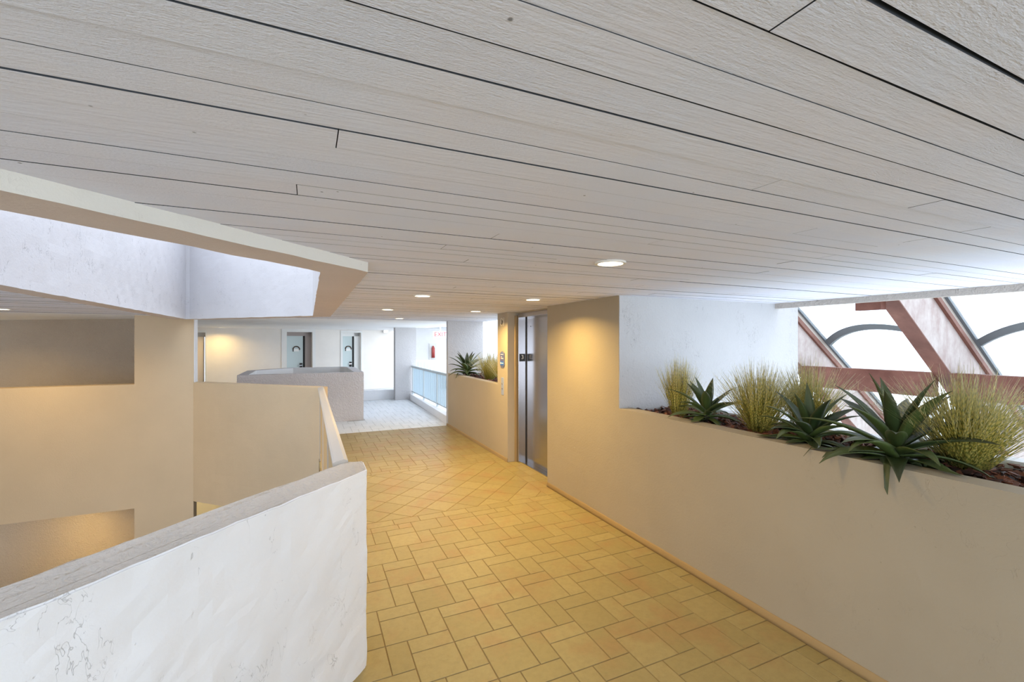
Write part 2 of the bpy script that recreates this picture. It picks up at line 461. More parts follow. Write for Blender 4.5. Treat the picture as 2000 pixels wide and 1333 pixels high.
# walkway beyond, same tile with daylight put into a paler colour
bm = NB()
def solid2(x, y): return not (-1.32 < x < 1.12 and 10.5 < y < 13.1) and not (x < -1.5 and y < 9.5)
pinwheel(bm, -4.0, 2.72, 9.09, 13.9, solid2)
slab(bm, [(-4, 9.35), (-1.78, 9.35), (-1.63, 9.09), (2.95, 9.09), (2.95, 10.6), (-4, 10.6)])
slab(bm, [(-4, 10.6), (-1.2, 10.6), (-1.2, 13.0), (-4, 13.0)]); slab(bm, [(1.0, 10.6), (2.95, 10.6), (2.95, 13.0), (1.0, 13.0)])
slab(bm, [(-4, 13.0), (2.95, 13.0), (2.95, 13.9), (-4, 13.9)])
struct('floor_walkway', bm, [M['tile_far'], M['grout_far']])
bm = NB(); prism(bm, [(-6, 13.9), (6.5, 13.9), (6.5, 21), (-6, 21)], -.3, 0)
struct('floor_terrace', bm, M['concrete'])
bm = NB(); prism(bm, [(-10, -3), (6, -3), (6, 16), (-10, 16)], ZL - .3, ZL)
struct('floor_lower', bm, M['concrete'])

# ------------------------------------------------------------------ ceiling boards
bm = NB()
def hole(y):
    """x interval of the light well at depth y (centre line of its edge beam)"""
    if y < .35 or y > 9.15: return None
    r = .18
    if y < 2.62: r = min(.18, y - 2.44)
    if y > 7.15: r = min(.18, .18 - (y - 7.15))
    return (-1.93, r)
NEAR = [(.232, .0018), (.326, .0058), (.4205, .0052), (.512, .0014), (.602, .0042), (.694, .0036), (.789, .0026), (.883, .0016), (.975, .0032),
        (1.07, .0016), (1.166, .0011), (1.262, .0009), (1.36, .0016)]
rng = random.Random(3)
bounds = list(NEAR)
yy = .232
while yy > -3.0:
    yy -= .0965; bounds.insert(0, (yy, rng.choice([.0012, .002, .0035, .005])))
yy = 1.36
while yy < 9.09:
    yy += .0972; bounds.append((min(yy, 9.095), rng.choice([.0006, .0010, .0016, .0026]) + (.0028 if rng.random() < .22 else 0)))
def ceil_pt(px, py):
    u = px - 1000; dx = math.sin(TH) * F_PX + math.cos(TH) * u; dy = math.cos(TH) * F_PX - math.sin(TH) * u
    t_ = (CZ - 1.75) / (668 - py); return dx * t_, dy * t_
JOINTS = [ceil_pt(*q) for q in ((658, 278), (580, 372), (1806, 400), (1896, 452), (1512, 359), (1565, 454), (1790, 470), (1685, 488), (1595, 505), (1530, 514), (866, 484), (1080, 510), (1500, 64), (1470, 525))]
for (y, g0), (y1, g1) in zip(bounds, bounds[1:]):
    x1 = 4.82
    h = hole((y + y1) / 2)
    lo = -7.8 if y > .3 else -2.6
    segs = [(lo, x1)] if h is None else [(lo, h[0]), (h[1], x1)]
    if y > 3.39: segs = [(a, min(b, 3.45)) for a, b in segs]
    if y > 9.0: segs = [(-7.8, 3.45)]
    dz = rng.uniform(0, .003)
    for a, b in segs:
        jj = sorted(jx for jx, jy in JOINTS if y < jy < y1 and a + .1 < jx < b - .1)
        cuts = [a]
        if jj or y < 1.4: cuts += jj
        else:
            x = a + rng.uniform(.8, 3.5)
            while x < b - .3: cuts.append(x); x += rng.uniform(2.0, 4.2)
        cuts.append(b)
        for c0, c1 in zip(cuts, cuts[1:]):
            zz = CZ + dz + rng.uniform(0, .0015)
            n = max(2, int((c1 - c0) / .22))
            def edge(base, gg, sgn):
                out = []
                for i in range(n + 1):
                    xx = c0 + .0012 + (c1 - c0 - .0024) * i / n
                    q = gg * .5 * (1 + .55 * noise.noise(Vector((xx * 1.3, base * 7, 3)))) + .0006 * noise.noise(Vector((xx * 9, base * 5, 1)))
                    out.append((xx, base + sgn * max(q, .00015)))
                return out
            e0 = edge(y, g0, 1); e1 = edge(y1, g1, -1)
            A = [bm.verts.new((p[0], p[1], zz)) for p in e0]; B = [bm.verts.new((p[0], p[1], zz)) for p in e1]
            A2 = [bm.verts.new((p[0], p[1], zz + .018)) for p in e0]; B2 = [bm.verts.new((p[0], p[1], zz + .018)) for p in e1]
            for i in range(n):
                bm.faces.new((A[i], B[i], B[i + 1], A[i + 1])); bm.faces.new((A[i], A[i + 1], A2[i + 1], A2[i])).material_index = 1; bm.faces.new((B[i + 1], B[i], B2[i], B2[i + 1])).material_index = 1
            bm.faces.new((A[0], A2[0], B2[0], B[0])).material_index = 1; bm.faces.new((A[-1], B[-1], B2[-1], A2[-1])).material_index = 1
# dark backing and roof slab above the boards
for poly in ([(-2.6, -3), (4.82, -3), (4.82, .35), (-2.6, .35)], [(.2, .35), (4.82, .35), (4.82, 3.39), (.2, 3.39)],
             [(.2, 3.39), (3.45, 3.39), (3.45, 9.09), (.2, 9.09)], [(.2, 2.5), (.2, 2.45), (-1.9, .35), (.2, .35)],
             [(.2, 7.1), (.2, 9.09), (-1.75, 9.09)], [(-8, .35), (-1.93, .35), (-1.93, 9.09), (-8, 9.09)]):
    prism(bm, poly, CZ + .019, CZ + .5, 1)
struct('ceiling', bm, [M['plank'], M['gap']])
# smooth painted soffit over the far walkway, also boarded
bm = NB()
prism(bm, [(-10, 9.09), (3.45, 9.09), (3.45, 13.9), (2.98, 13.9), (2.98, 21.5), (-10, 21.5)], CZ, CZ + .5)
struct('ceiling_walkway', bm, M['plain_white'])
# light edge board along the open side
bm = NB(); box(bm, 4.80, 4.86, -3, 3.39, 2.125, 2.32); roughen(bm, .002, .15)
struct('trim_1', bm, M['coping'])

# ------------------------------------------------------------------ light-well edge beam and shaft above
def seg(p, q, w):
    """wall footprint: face on p-q, thickness w to the left of p->q"""
    d = Vector((q[0] - p[0], q[1] - p[1])).normalized(); n = Vector((-d.y, d.x)) * w
    return [p, q, (q[0] + n.x, q[1] + n.y), (p[0] + n.x, p[1] + n.y)]
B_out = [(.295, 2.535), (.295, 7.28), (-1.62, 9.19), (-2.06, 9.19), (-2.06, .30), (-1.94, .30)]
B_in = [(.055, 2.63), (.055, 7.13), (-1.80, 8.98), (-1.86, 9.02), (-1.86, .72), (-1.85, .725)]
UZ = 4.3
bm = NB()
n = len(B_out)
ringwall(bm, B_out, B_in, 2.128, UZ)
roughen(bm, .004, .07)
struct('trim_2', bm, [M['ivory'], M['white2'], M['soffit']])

# ------------------------------------------------------------------ near parapet
bm = NB()
L_ = 3.2
P1 = Q0; P0 = (Q0[0] - L_ * s2, Q0[1] - L_ * s2)
off = .205
N_ = (-s2 * off, s2 * off)
poly = [P0, P1, (P1[0] + .004, P1[1] + .21), (P1[0] - .09, P1[1] + .225), (P1[0] + N_[0] - .01, P1[1] + N_[1] + .0), (P0[0] + N_[0], P0[1] + N_[1])]
prism(bm, poly, 0.0, 1.06, 0, 1)
for _ in range(1):
    top = [e for e in bm.edges if all(abs(v.co.z - 1.06) < 1e-4 for v in e.verts)]
    bmesh.ops.bevel(bm, geom=top + [e for e in bm.edges if abs(e.verts[0].co.z - e.verts[1].co.z) > .5], offset=.006, segments=2, affect='EDGES', clamp_overlap=True)
roughen(bm, .0062, .04, 9)
struct('wall_parapet_near', bm, [M['white'], M['coping']])
# its hidden lower half on the well side
bm = NB(); prism(bm, [(P0[0], P0[1] ), (P1[0] - .14, P1[1] - .0), (P1[0] + N_[0], P1[1] + N_[1]), (P0[0] + N_[0], P0[1] + N_[1])], -.95, -.9)
prism(bm, [(.14, 2.6), (.14, 7.2), (.2, 7.2), (.2, 2.6)], -.95, -.9)
struct('trim_3', bm, M['cream'])

# ------------------------------------------------------------------ far diagonal parapet, back wall with openings
bm = NB()
D0 = (.165, 7.28); D1 = (-1.78, 9.13)
dv = Vector((D1[0] - D0[0], D1[1] - D0[1])).normalized(); nn = Vector((-dv.y, dv.x)) * -.2
prism(bm, [D0, D1, (D1[0] + nn.x, D1[1] + nn.y), (D0[0] + .10, D0[1] + .19)], -.95, 1.06)
roughen(bm, .003, .09)
struct('wall_parapet_far', bm, [M['well']])
bm = NB()
box(bm, -2.57, -1.775, 9.13, 9.36, ZL, CZ + .03)
box(bm, -8, -2.57, 9.13, 9.36, -.95, 1.06)
box(bm, -8, -2.57, 9.13, 9.36, ZL, -2.03)
struct('wall_back', bm, [M['well']])
bm = NB(); box(bm, -1.775, -1.762, 9.15, 9.37, 1.06, CZ)  # thin white sheet paints daylight onto the end face of the back wall
struct('trim_11', bm, M['white'])  # not a real trim: added sheet standing in for daylight on the wall end
bm = NB(); prism(bm, seg((-9.5, 14.55), (-2.45, 10.3), .2), ZL, CZ + .02)
struct('wall_stairwell', bm, M['brownrough'])
bm = NB(); box(bm, -8, -7.8, -1, 9.13, ZL, CZ + .3)
struct('wall_left', bm, M['cream'])
bm = NB(); box(bm, -10, -9.8, 9.13, 14.8, ZL, CZ)  # unseen wall added to keep daylight out of the stairwell
struct('stairwell_daylight_blocker', bm, M['cream'])
bm = NB(); box(bm, -7.8, 6, 14.6, 14.8, ZL, -.9); box(bm, -7.8, 3.0, -2.9, -2.7, ZL, -.9); box(bm, 3.0, 3.2, -2.9, 14.6, ZL, -.9)
struct('wall_lower', bm, M['plain_white'])

# ------------------------------------------------------------------ right-hand wall, planters, lift recess
bm = NB()
box(bm, WX, WX + .14, -3.0, 3.39, 0, PZ)                    # near planter face
roughen(bm, .0022, .12)
struct('wall_right', bm, M['cream'])
bm = NB(); box(bm, WX, 3.45, 3.39, 4.76, 0, CZ + .03); roughen(bm, .0022, .12)   # solid pier between planter and lift
struct('wall_pier', bm, M['cream'])
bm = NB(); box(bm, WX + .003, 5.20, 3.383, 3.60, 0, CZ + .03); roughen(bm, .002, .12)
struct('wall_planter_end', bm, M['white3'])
bm = NB()
box(bm, BX - .04, BX + .08, -3.0, 3.38, 0, PZ - .005); roughen(bm, .002, .12)
struct('wall_planter_back', bm, M['plain_white'])
bm = NB()
box(bm, WX, WX + .13, 6.33, 9.0, 0, 1.10)
struct('wall_planter_far', bm, M['lamp_warmed_pale'])
bm = NB(); box(bm, WX, 2.90, 5.95, 6.33, 0, CZ + .03)
struct('wall_lift_left', bm, M['lamp_warmed_pale'])
bm = NB(); box(bm, WX - .003, 3.40, 9.0, 9.12, 0, CZ + .03)
struct('wall_column_right', bm, M['rough'])
bm = NB(); box(bm, WX + .8, WX + .9, 6.33, 9.0, 0, 1.08)
struct('wall_planter_outer', bm, M['plain_white'])
bm = NB()
box(bm, 2.765, 3.05, 4.77, 5.95, 2.162, CZ + .03); struct('wall_lift_head', bm, M['cream'])
bm = NB(); box(bm, 2.92, 3.3, 4.765, 6.33, 0, 2.155); struct('wall_lift_shaft', bm, M['dark'])
# skirting
def skirt(bm, x, y0, y1):
    r = [(x - .012, .0), (x - .011, .02), (x - .006, .045), (x + .003, .06), (x + .003, 0)]
    a = [bm.verts.new((p[0], y0, p[1])) for p in r]; b = [bm.verts.new((p[0], y1, p[1])) for p in r]
    for i in range(5): bm.faces.new((a[i], a[(i + 1) % 5], b[(i + 1) % 5], b[i]))
    bm.faces.new(a); bm.faces.new(b[::-1])
bm = NB(); skirt(bm, WX, -3.0, 4.76)
struct('baseboard_right', bm, M['coving'], smooth=True)
bm = NB(); skirt(bm, WX, 5.95, 9.09)
struct('baseboard_lift', bm, M['coving'])

# ------------------------------------------------------------------ lift entrance
lift = thing('lift_door', 'brushed stainless steel lift door set back in a recess of the yellow-lit wall', 'elevator door', (2.885, 5.37, 0))
def P_(bm, x0, x1, y0, y1, z0, z1): box(bm, x0 - 2.885, x1 - 2.885, y0 - 5.37, y1 - 5.37, z0, z1)
bm = NB(); P_(bm, 2.890, 2.905, 4.80, 5.845, .012, 2.12)
mesh_obj('door_panel', bm, M['steel'], lift, bevel=.002)
bm = NB(); P_(bm, 2.765, 2.888, 5.865, 5.945, 0, 2.14)
fr = mesh_obj('side_jamb', bm, M['steel'], lift, bevel=.004)
bm = NB(); P_(bm, 2.765, 2.888, 4.77, 4.82, 0, 2.14)
mesh_obj('side_jamb', bm, M['steel'], lift, bevel=.004)
bm = NB(); P_(bm, 2.765, 2.888, 4.82, 5.865, 2.10, 2.16)
mesh_obj('head_jamb', bm, M['steel'], lift, bevel=.004)
bm = NB(); P_(bm, 2.885, 2.90, 5.842, 5.866, 0, 2.12); P_(bm, 2.90, 2.91, 4.79, 5.87, 0, 2.14)
mesh_obj('shadow_gap', bm, M['dark'], lift)
bm = NB(); P_(bm, 2.80, 2.90, 4.81, 5.865, 0, .012)
mesh_obj('sill', bm, M['steel'], lift, bevel=.002)
bm = NB(); P_(bm, 2.74, 2.765, 5.925, 5.948, 0, 2.13)
mesh_obj('edge_trim', bm, M['coving'], lift)
bm = NB(); disc(bm, (2.888 - 2.885, 5.72 - 5.37, 1.97), .007, .003, 12, 'X')
mesh_obj('key_hole', bm, M['dark'], lift)

def text_obj(name, body, size, loc, rot, mat, parent=None, ext=.001, align='CENTER'):
    cu = bpy.data.curves.new(name, 'FONT'); cu.body = body; cu.size = size; cu.extrude = ext
    cu.align_x = align; cu.align_y = 'CENTER'
    t = bpy.data.objects.new('tmp_' + name, cu); C.objects.link(t)
    dg = bpy.context.evaluated_depsgraph_get(); me = bpy.data.meshes.new_from_object(t.evaluated_get(dg))
    bpy.data.objects.remove(t); me.materials.clear(); me.materials.append(mat)
    o = bpy.data.objects.new(name, me); C.objects.link(o); o.location = loc; o.rotation_euler = rot
    if parent is not None: o.parent = parent
    return o
# floor number plate on the jamb (faces the corridor, towards -y)
pl = thing('floor_number_plate', 'black square plate with a white number 3 on the steel lift jamb', 'sign', (2.825, 5.862, 1.52))
bm = NB(); box(bm, -.046, .046, -.004, .003, -.055, .055)
mesh_obj('plate', bm, M['black'], pl, bevel=.004)
text_obj('number', '3', .085, (0, -.0045, .005), (PI / 2, 0, 0), M['letter'], pl)

# wall sign, call panel and alarm on the pier (face x = WX, facing -x)
sg = thing('direction_sign', 'blue and grey notched wall sign with small white lines beside the lift', 'sign', (WX, 6.13, 1.49))
def outline(w, h):
    return [(-w * .5, -h * .36), (-w * .38, -h * .42), (-w * .34, -h * .5), (w * .34, -h * .5), (w * .38, -h * .42), (w * .5, -h * .36), (w * .5, h * .34), (w * .40, h * .42), (w * .22, h * .44), (w * .12, h * .5), (-w * .12, h * .5), (-w * .22, h * .44), (-w * .40, h * .42), (-w * .5, h * .34)]
bm = NB(); extrude(bm, [(-.001, -a, b) for a, b in outline(.165, .245)], (-.010, 0, 0))
mesh_obj('backing', bm, M['sign_grey'], sg)
bm = NB(); extrude(bm, [(-.010, -a, b) for a, b in outline(.142, .218)], (-.003, 0, 0))
mesh_obj('face', bm, M['sign_blue'], sg)
bm = NB(); box(bm, -.0145, -.0125, -.066, .066, -.085, -.035)
mesh_obj('lower_panel', bm, M['sign_lblue'], sg)
for (a0, a1, z0, z1) in ((-.045, .045, .066, .076), (-.005, .030, .030, .040), (-.050, .030, .006, .018), (-.055, .020, -.064, -.052), (.035, .055, -.072, -.045)):
    bm = NB(); box(bm, -.0155, -.0135, a0, a1, z0, z1); mesh_obj('white_line', bm, M['letter'], sg)
for z in (.025, .004):
    bm = NB(); disc(bm, (-.0155, .045, z), .008, .002, 16, 'X'); mesh_obj('red_dot', bm, M['red'], sg)
cp = thing('call_button_panel', 'narrow satin call button panel below the blue sign', 'button panel', (WX, 6.13, 1.09))
bm = NB(); box(bm, -.008, 0, -.042, .042, -.13, .13); mesh_obj('plate', bm, M['panel'], cp, bevel=.003)
for z in (.035, -.035):
    bm = NB(); disc(bm, (-.014, 0, z), .013, .007, 20, 'X'); mesh_obj('button', bm, M['sign_grey'], cp)
al = thing('fire_alarm', 'round ivory alarm sounder high on the pier left of the lift', 'fire alarm', (WX, 6.12, 2.045))
bm = NB(); box(bm, -.012, 0, -.055, .055, -.065, .065); mesh_obj('base', bm, M['alarm'], al, bevel=.006)
bm = NB()
ringpts = [(-.02, math.cos(a) * .045, math.sin(a) * .052) for a in [2 * PI * k / 24 for k in range(25)]]
tube(bm, ringpts, .010, 8); disc(bm, (-.03, 0, 0), .030, .02, 24, 'X'); mesh_obj('sounder', bm, M['alarm'], al, smooth=True)
bm = NB(); tube(bm, [(-.032, math.cos(a) * .044, math.sin(a) * .05) for a in [-2.2 - .12 * k for k in range(12)]], .007, 6)
mesh_obj('dark_slot', bm, M['brown'], al)

# ------------------------------------------------------------------ corridor guard rail (left)
RX = .165
gr = thing('guard_rail', 'cream handrail on tan balusters running from the near parapet along the light well', 'railing', (RX, 2.74, 0))
bm = NB()
prof = [(-.042, -.012), (-.042, .008), (-.030, .014), (.018, .026), (.040, .016), (.042, -.012)]
a = [bm.verts.new((p[0], -.02, 1.055 + p[1])) for p in prof]; b = [bm.verts.new((p[0], 4.52, 1.055 + p[1])) for p in prof]
for i in range(6): bm.faces.new((a[i], a[(i + 1) % 6], b[(i + 1) % 6], b[i]))
bm.faces.new(a[::-1]); bm.faces.new(b)
mesh_obj('handrail', bm, M['rail'], gr)
bm = NB(); box(bm, -.014, .014, 0, 4.45, .08, .11); mesh_obj('bottom_rail', bm, M['baluster'], gr)
bm = NB(); box(bm, -.016, .016, 0, 4.45, .985, 1.035); mesh_obj('sub_rail', bm, M['baluster'], gr)
bm = NB()
first = None
for k in range(4):
    bm = NB(); yy = .03 + k * 1.46; box(bm, -.02, .02, yy - .02, yy + .02, 0, 1.045); mesh_obj('post', bm, M['rail'], gr)
bal_me = None
for k in range(40):
    yy = .13 + k * .109
    if bal_me is None:
        bm = NB(); box(bm, -.009, .009, -.009, .009, .10, .99); ob = mesh_obj('baluster', bm, M['baluster'], gr); bal_me = ob; ob.location = (0, yy, 0)
    else:
        c = bal_me.copy(); C.objects.link(c); c.parent = gr; c.location = (0, yy, 0)

# ------------------------------------------------------------------ far hexagonal well parapet
bm = NB()
o_ = [(-1.32, 10.5), (1.12, 10.5), (1.12, 12.75), (.85, 13.1), (-.45, 13.1), (-1.32, 12.25)]
i_ = [(-1.13, 10.69), (.93, 10.69), (.93, 12.68), (.77, 12.92), (-.37, 12.92), (-1.13, 12.17)]
ringwall(bm, o_, i_, 0.0, 1.07, 0, 1, 0); roughen(bm, .004, .1)
struct('wall_well_box', bm, [M['rough2'], M['plain_white']])
bm = NB(); ringwall(bm, [(x * 1.0, y) for x, y in o_], i_, -.9, -.004, 0, 0, 0)
struct('trim_4', bm, M['plain_white'])

# ------------------------------------------------------------------ far wall with doors (turned 12 degrees)
FA = Vector((-2.86, 16.23, 0)); fd = Vector((.9776, .2104, 0)).normalized(); fn = Vector((-fd.y, fd.x, 0))   # fn points away from the camera
def fs(px, X0=None):
    """run along the far wall where the sight line of picture column px meets it"""
    u = px - 1000; dx = math.sin(TH) * F_PX + math.cos(TH) * u; dy = math.cos(TH) * F_PX - math.sin(TH) * u
    # t*(dx,dy) = FA + s*fd
    det = dx * (-fd.y) + fd.x * dy
    t = (FA.x * (-fd.y) + fd.x * FA.y) / det
    return ((t * dx - FA.x) * fd.x + (t * dy - FA.y) * fd.y)
def fbox(bm, s0, s1, d0, d1, z0, z1, mi=0):
    vsx = box(bm, s0, s1, d0, d1, z0, z1, mi)
    for v in vsx:
        p = FA + fd * v.co.x + fn * v.co.y; v.co = Vector((p.x, p.y, v.co.z))
sw = [fs(p) for p in (340, 383, 401, 560, 610, 669, 705, 800)]
HD = 2.03
bm = NB()
fbox(bm, sw[0] - 3, sw[1], 0, .35, 0, CZ); fbox(bm, sw[2], sw[3], 0, .35, 0, CZ); fbox(bm, sw[4], sw[5], 0, .35, 0, CZ); fbox(bm, sw[6], sw[7] , 0, .35, 0, CZ)
fbox(bm, sw[1], sw[2], 0, .35, HD, CZ); fbox(bm, sw[3], sw[4], 0, .35, HD + .05, CZ); fbox(bm, sw[5], sw[6], 0, .35, HD + .05, CZ)
struct('wall_far', bm, M['far'])
def casing(bm, s0, s1, h, wd=.07):
    fbox(bm, s0 - wd, s0, -.02, 0, 0, h + wd); fbox(bm, s1, s1 + wd * .6, -.02, 0, 0, h + wd); fbox(bm, s0, s1, -.02, 0, h, h + wd)
for i, (a, b, hh, wd) in enumerate(((sw[1], sw[2], HD, .06), (sw[3], sw[4], HD + .05, .16), (sw[5], sw[6], HD + .05, .07))):
    bm = NB(); casing(bm, a, b, hh, wd)
    struct('trim_%d' % (5 + i), bm, M['white_paint'])
def far_door(idx, s0, s1, h, mat, gapw, plaque, knob):
    bm = NB(); fbox(bm, s0, s1 - gapw, .20 if idx > 1 else .06, .24, 0, h - .13)
    d_ = struct('door_%d' % idx, bm, mat)
    if idx > 1:
        bm = NB(); fbox(bm, s0, s1, .245, .29, 0, h); fbox(bm, s1 - gapw, s1 - gapw + .06, .2, .245, 0, h - .1)
        mesh_obj('dark_reveal', bm, M['dark'], d_)
    bm = NB(); fbox(bm, s0, s1, .14, .2, h - .13, h); fbox(bm, s1 - gapw + .06, s1, .14, .245, 0, h)
    mesh_obj('door_frame', bm, M['return'] if idx == 2 else M['white_paint'], d_)
    if plaque:
        sc = s0 + plaque
        bm = NB(); pts = []
        for k in range(13):
            a_ = PI * k / 12; pts.append(FA + fd * (sc - math.cos(a_) * .10) + fn * .185 + Vector((0, 0, 1.50 + math.sin(a_) * .09)))
        pts = [FA + fd * (sc - .10) + fn * .185 + Vector((0, 0, 1.42))] + pts + [FA + fd * (sc + .10) + fn * .185 + Vector((0, 0, 1.47))]
        tube(bm, pts, .018, 6); mesh_obj('wreath', bm, M['brown'], d_)
        bm = NB(); fbox(bm, sc - .08, sc + .08, .185, .20, 1.42, 1.51); mesh_obj('number_plaque', bm, M['letter'], d_)
    if knob:
        bm = NB(); fbox(bm, s1 - gapw - .10, s1 - gapw - .02, .17, .20, .84, 1.02); mesh_obj('lock_case', bm, M['dark'], d_)
        bm = NB(); fbox(bm, s1 - gapw - .13, s1 - gapw - .03, .14, .17, .93, .96); mesh_obj('handle', bm, M['steel'], d_)
    return d_
far_door(1, sw[1], sw[2], HD, M['door_beige'], .02, 0, False)
far_door(2, sw[3], sw[4], HD + .05, M['door_grey'], .26, .33, True)
far_door(3, sw[5], sw[6], HD + .05, M['door_grey'], .26, .26, True)
# low kerb, far column, kerb under the railing
bm = NB(); box(bm, .9, 2.36, 13.95, 14.12, 0, .29); roughen(bm, .002, .2)
struct('trim_8', bm, M['white'])
bm = NB(); box(bm, 2.36, 2.98, 13.65, 13.95, 0, CZ); 
struct('wall_column_far', bm, M['rough'])
bm = NB(); prism(bm, [(2.66, 9.12), (2.80, 13.65), (3.0, 13.65), (3.0, 9.12)], -.9, .17)
struct('trim_9', bm, M['plain_white'])
# railing along the walkway
rl = thing('walkway_railing', 'pale green-grey metal railing on the low kerb of the far walkway', 'railing', (2.86, 9.2, .17))
def py(px): 
    u = px - 1000; dx = math.sin(TH) * F_PX + math.cos(TH) * u; dy = math.cos(TH) * F_PX - math.sin(TH) * u
    return 2.86 * dy / dx
bm = NB(); box(bm, -.03, .03, -.05, 4.43, .80, .86); mesh_obj('top_rail', bm, M['rail_grey'], rl, bevel=.005)
bm = NB(); box(bm, -.015, .015, -.05, 4.43, .06, .09); mesh_obj('bottom_rail', bm, M['rail_grey'], rl)
for k in range(4):
    bm = NB(); yy = .1 + k * 1.40; box(bm, -.022, .022, yy - .022, yy + .022, 0, .81); po = mesh_obj('post', bm, M['rail_grey'], rl)
bal_me = None
for k in range(38):
    yy = .02 + k * .116
    if bal_me is None:
        bm = NB(); box(bm, -.012, .012, -.012, .012, .08, .81); bal_me = mesh_obj('baluster', bm, M['picket'], rl); bal_me.location = (0, yy, 0)
    else:
        c = bal_me.copy(); C.objects.link(c); c.parent = rl; c.location = (0, yy, 0)

# building opposite the walkway
bm = NB()
box(bm, 3.2, 9, 20.0, 20.2, 0, 2.75); box(bm, 3.0, 9.2, 17.5, 20.2, 2.35, 2.75)
box(bm, 3.0, 9.2, 16.2, 20.2, -.3, 0)
struct('wall_opposite', bm, M['plain_white'])
ex = thing('exit_sign', 'red lit EXIT sign hanging by the far white wall', 'exit sign', (0, 0, 0))
def ray(px, Y):
    u = px - 1000; dx = math.sin(TH) * F_PX + math.cos(TH) * u; dy = math.cos(TH) * F_PX - math.sin(TH) * u
    return dx / dy * Y
ex.location = (ray(860, 17.0), 17.0, 2.03)
bm = NB(); box(bm, -.30, .30, -.02, .02, -.13, .13); mesh_obj('housing', bm, M['panel'], ex)
bm = NB(); box(bm, -.02, .02, -.01, .01, .12, .34); mesh_obj('bracket', bm, M['white_paint'], ex)
text_obj('lettering', 'EXIT', .24, (0, -.022, 0), (PI / 2, 0, 0), M['exitred'], ex, .002)
fe = thing('extinguisher_cabinet', 'white wall cabinet with a red fire extinguisher on the opposite wall', 'fire extinguisher', (ray(845.5, 19.95), 19.95, 1.05))
bm = NB(); box(bm, -.16, .16, 0, .04, -.1, .62); mesh_obj('cabinet', bm, M['white_paint'], fe)
bm = NB(); tube(bm, [(0, -.06, -.02), (0, -.06, .40), (0, -.06, .46), (0, -.06, .52)], [.075, .075, .05, .02], 16); mesh_obj('cylinder', bm, M['red'], fe, smooth=True)
orl = thing('balcony_railing', 'white picket railing of the opposite balcony', 'railing', (3.3, 16.3, 0))
bm = NB(); box(bm, 0, 3.0, -.02, .02, 1.03, 1.08); mesh_obj('top_rail', bm, M['white_paint'], orl)
bm = NB(); box(bm, 0, 3.0, -.015, .015, .1, .13); mesh_obj('bottom_rail', bm, M['white_paint'], orl)
bal_me = None
for k in range(26):
    if bal_me is None:
        bm = NB(); box(bm, -.012, .012, -.012, .012, .1, 1.05); bal_me = mesh_obj('baluster', bm, M['white_paint'], orl); bal_me.location = (.03, 0, 0)
    else:
        c = bal_me.copy(); C.objects.link(c); c.parent = orl; c.location = (.03 + k * .116, 0, 0)

# ------------------------------------------------------------------ sloped outer fins, beams, glazing
DS = Vector((1.345, 0, -1)).normalized()
def xin(z): return 5.50 + (2.165 - z) * 1.345       # inner slope line
def xout(z): return 6.57 + (2.165 - z) * 1.394      # glazing line
def strip(bm, xa, xb, y0, y1, z0, z1):
    """sloping band between two slope lines, from z0 up to z1"""
    extrude(bm, [(xa(z0), y0, z0), (xb(z0), y0, z0), (xb(z1), y0, z1), (xa(z1), y0, z1)], (0, y1 - y0, 0))
ZT, ZB = 2.75, .15
FY = (.87, 2.54, 4.21)
flabels = ['sloping pink-white fin nearest the camera, rust-red inner edge, right of the planter',
           'sloping pink-white fin with rust-red edges between the two arched windows',
           'sloping pink-white fin at left of the arched windows, beside the white wall']
for k, fy in enumerate(FY):
    t = thing('sloped_fin', flabels[k], 'roof fin', (0, fy, 0), group=None)
    bm = NB(); strip(bm, lambda z: xin(z) + .02, lambda z: xout(z) - .24, .0, .155, ZB, ZT); mesh_obj('stucco_face', bm, M['fin'], t)
    bm = NB(); strip(bm, lambda z: xin(z), lambda z: xin(z) + .02, -.004, .16, ZB, ZT)
    mesh_obj('inner_edge', bm, M['rust'], t, label='rust-red painted inner edge')
    bm = NB(); strip(bm, lambda z: xout(z) - .31, lambda z: xout(z) - .245, -.035, .0, ZB, ZT)
    strip(bm, lambda z: xout(z) - .235, lambda z: xout(z) - .18, -.02, .0, ZB, ZT)
    mesh_obj('edge_trim', bm, M['rust'], t, label='dark rust-red ribbed trim')
    bm = NB(); strip(bm, lambda z: xout(z) - .24, lambda z: xout(z) - .07, -.004, .14, ZB, ZT)
    mesh_obj('flashing', bm, M['pale_band'], t)
    bm = NB(); strip(bm, lambda z: xout(z) - .07, lambda z: xout(z) - .0, -.035, .16, ZB, ZT)
    mesh_obj('glazing_frame', bm, M['grey_metal'], t)
    bm = NB(); box(bm, xin(2.2) - .07, xin(2.2) + .02, .10, .34, 2.085, 2.21)
    mesh_obj('bracket_block', bm, M['rust'], t, label='rust-red block under the eave')
blabels = ['rust-red horizontal beam below the right arched window', 'rust-red horizontal beam below the left arched window']
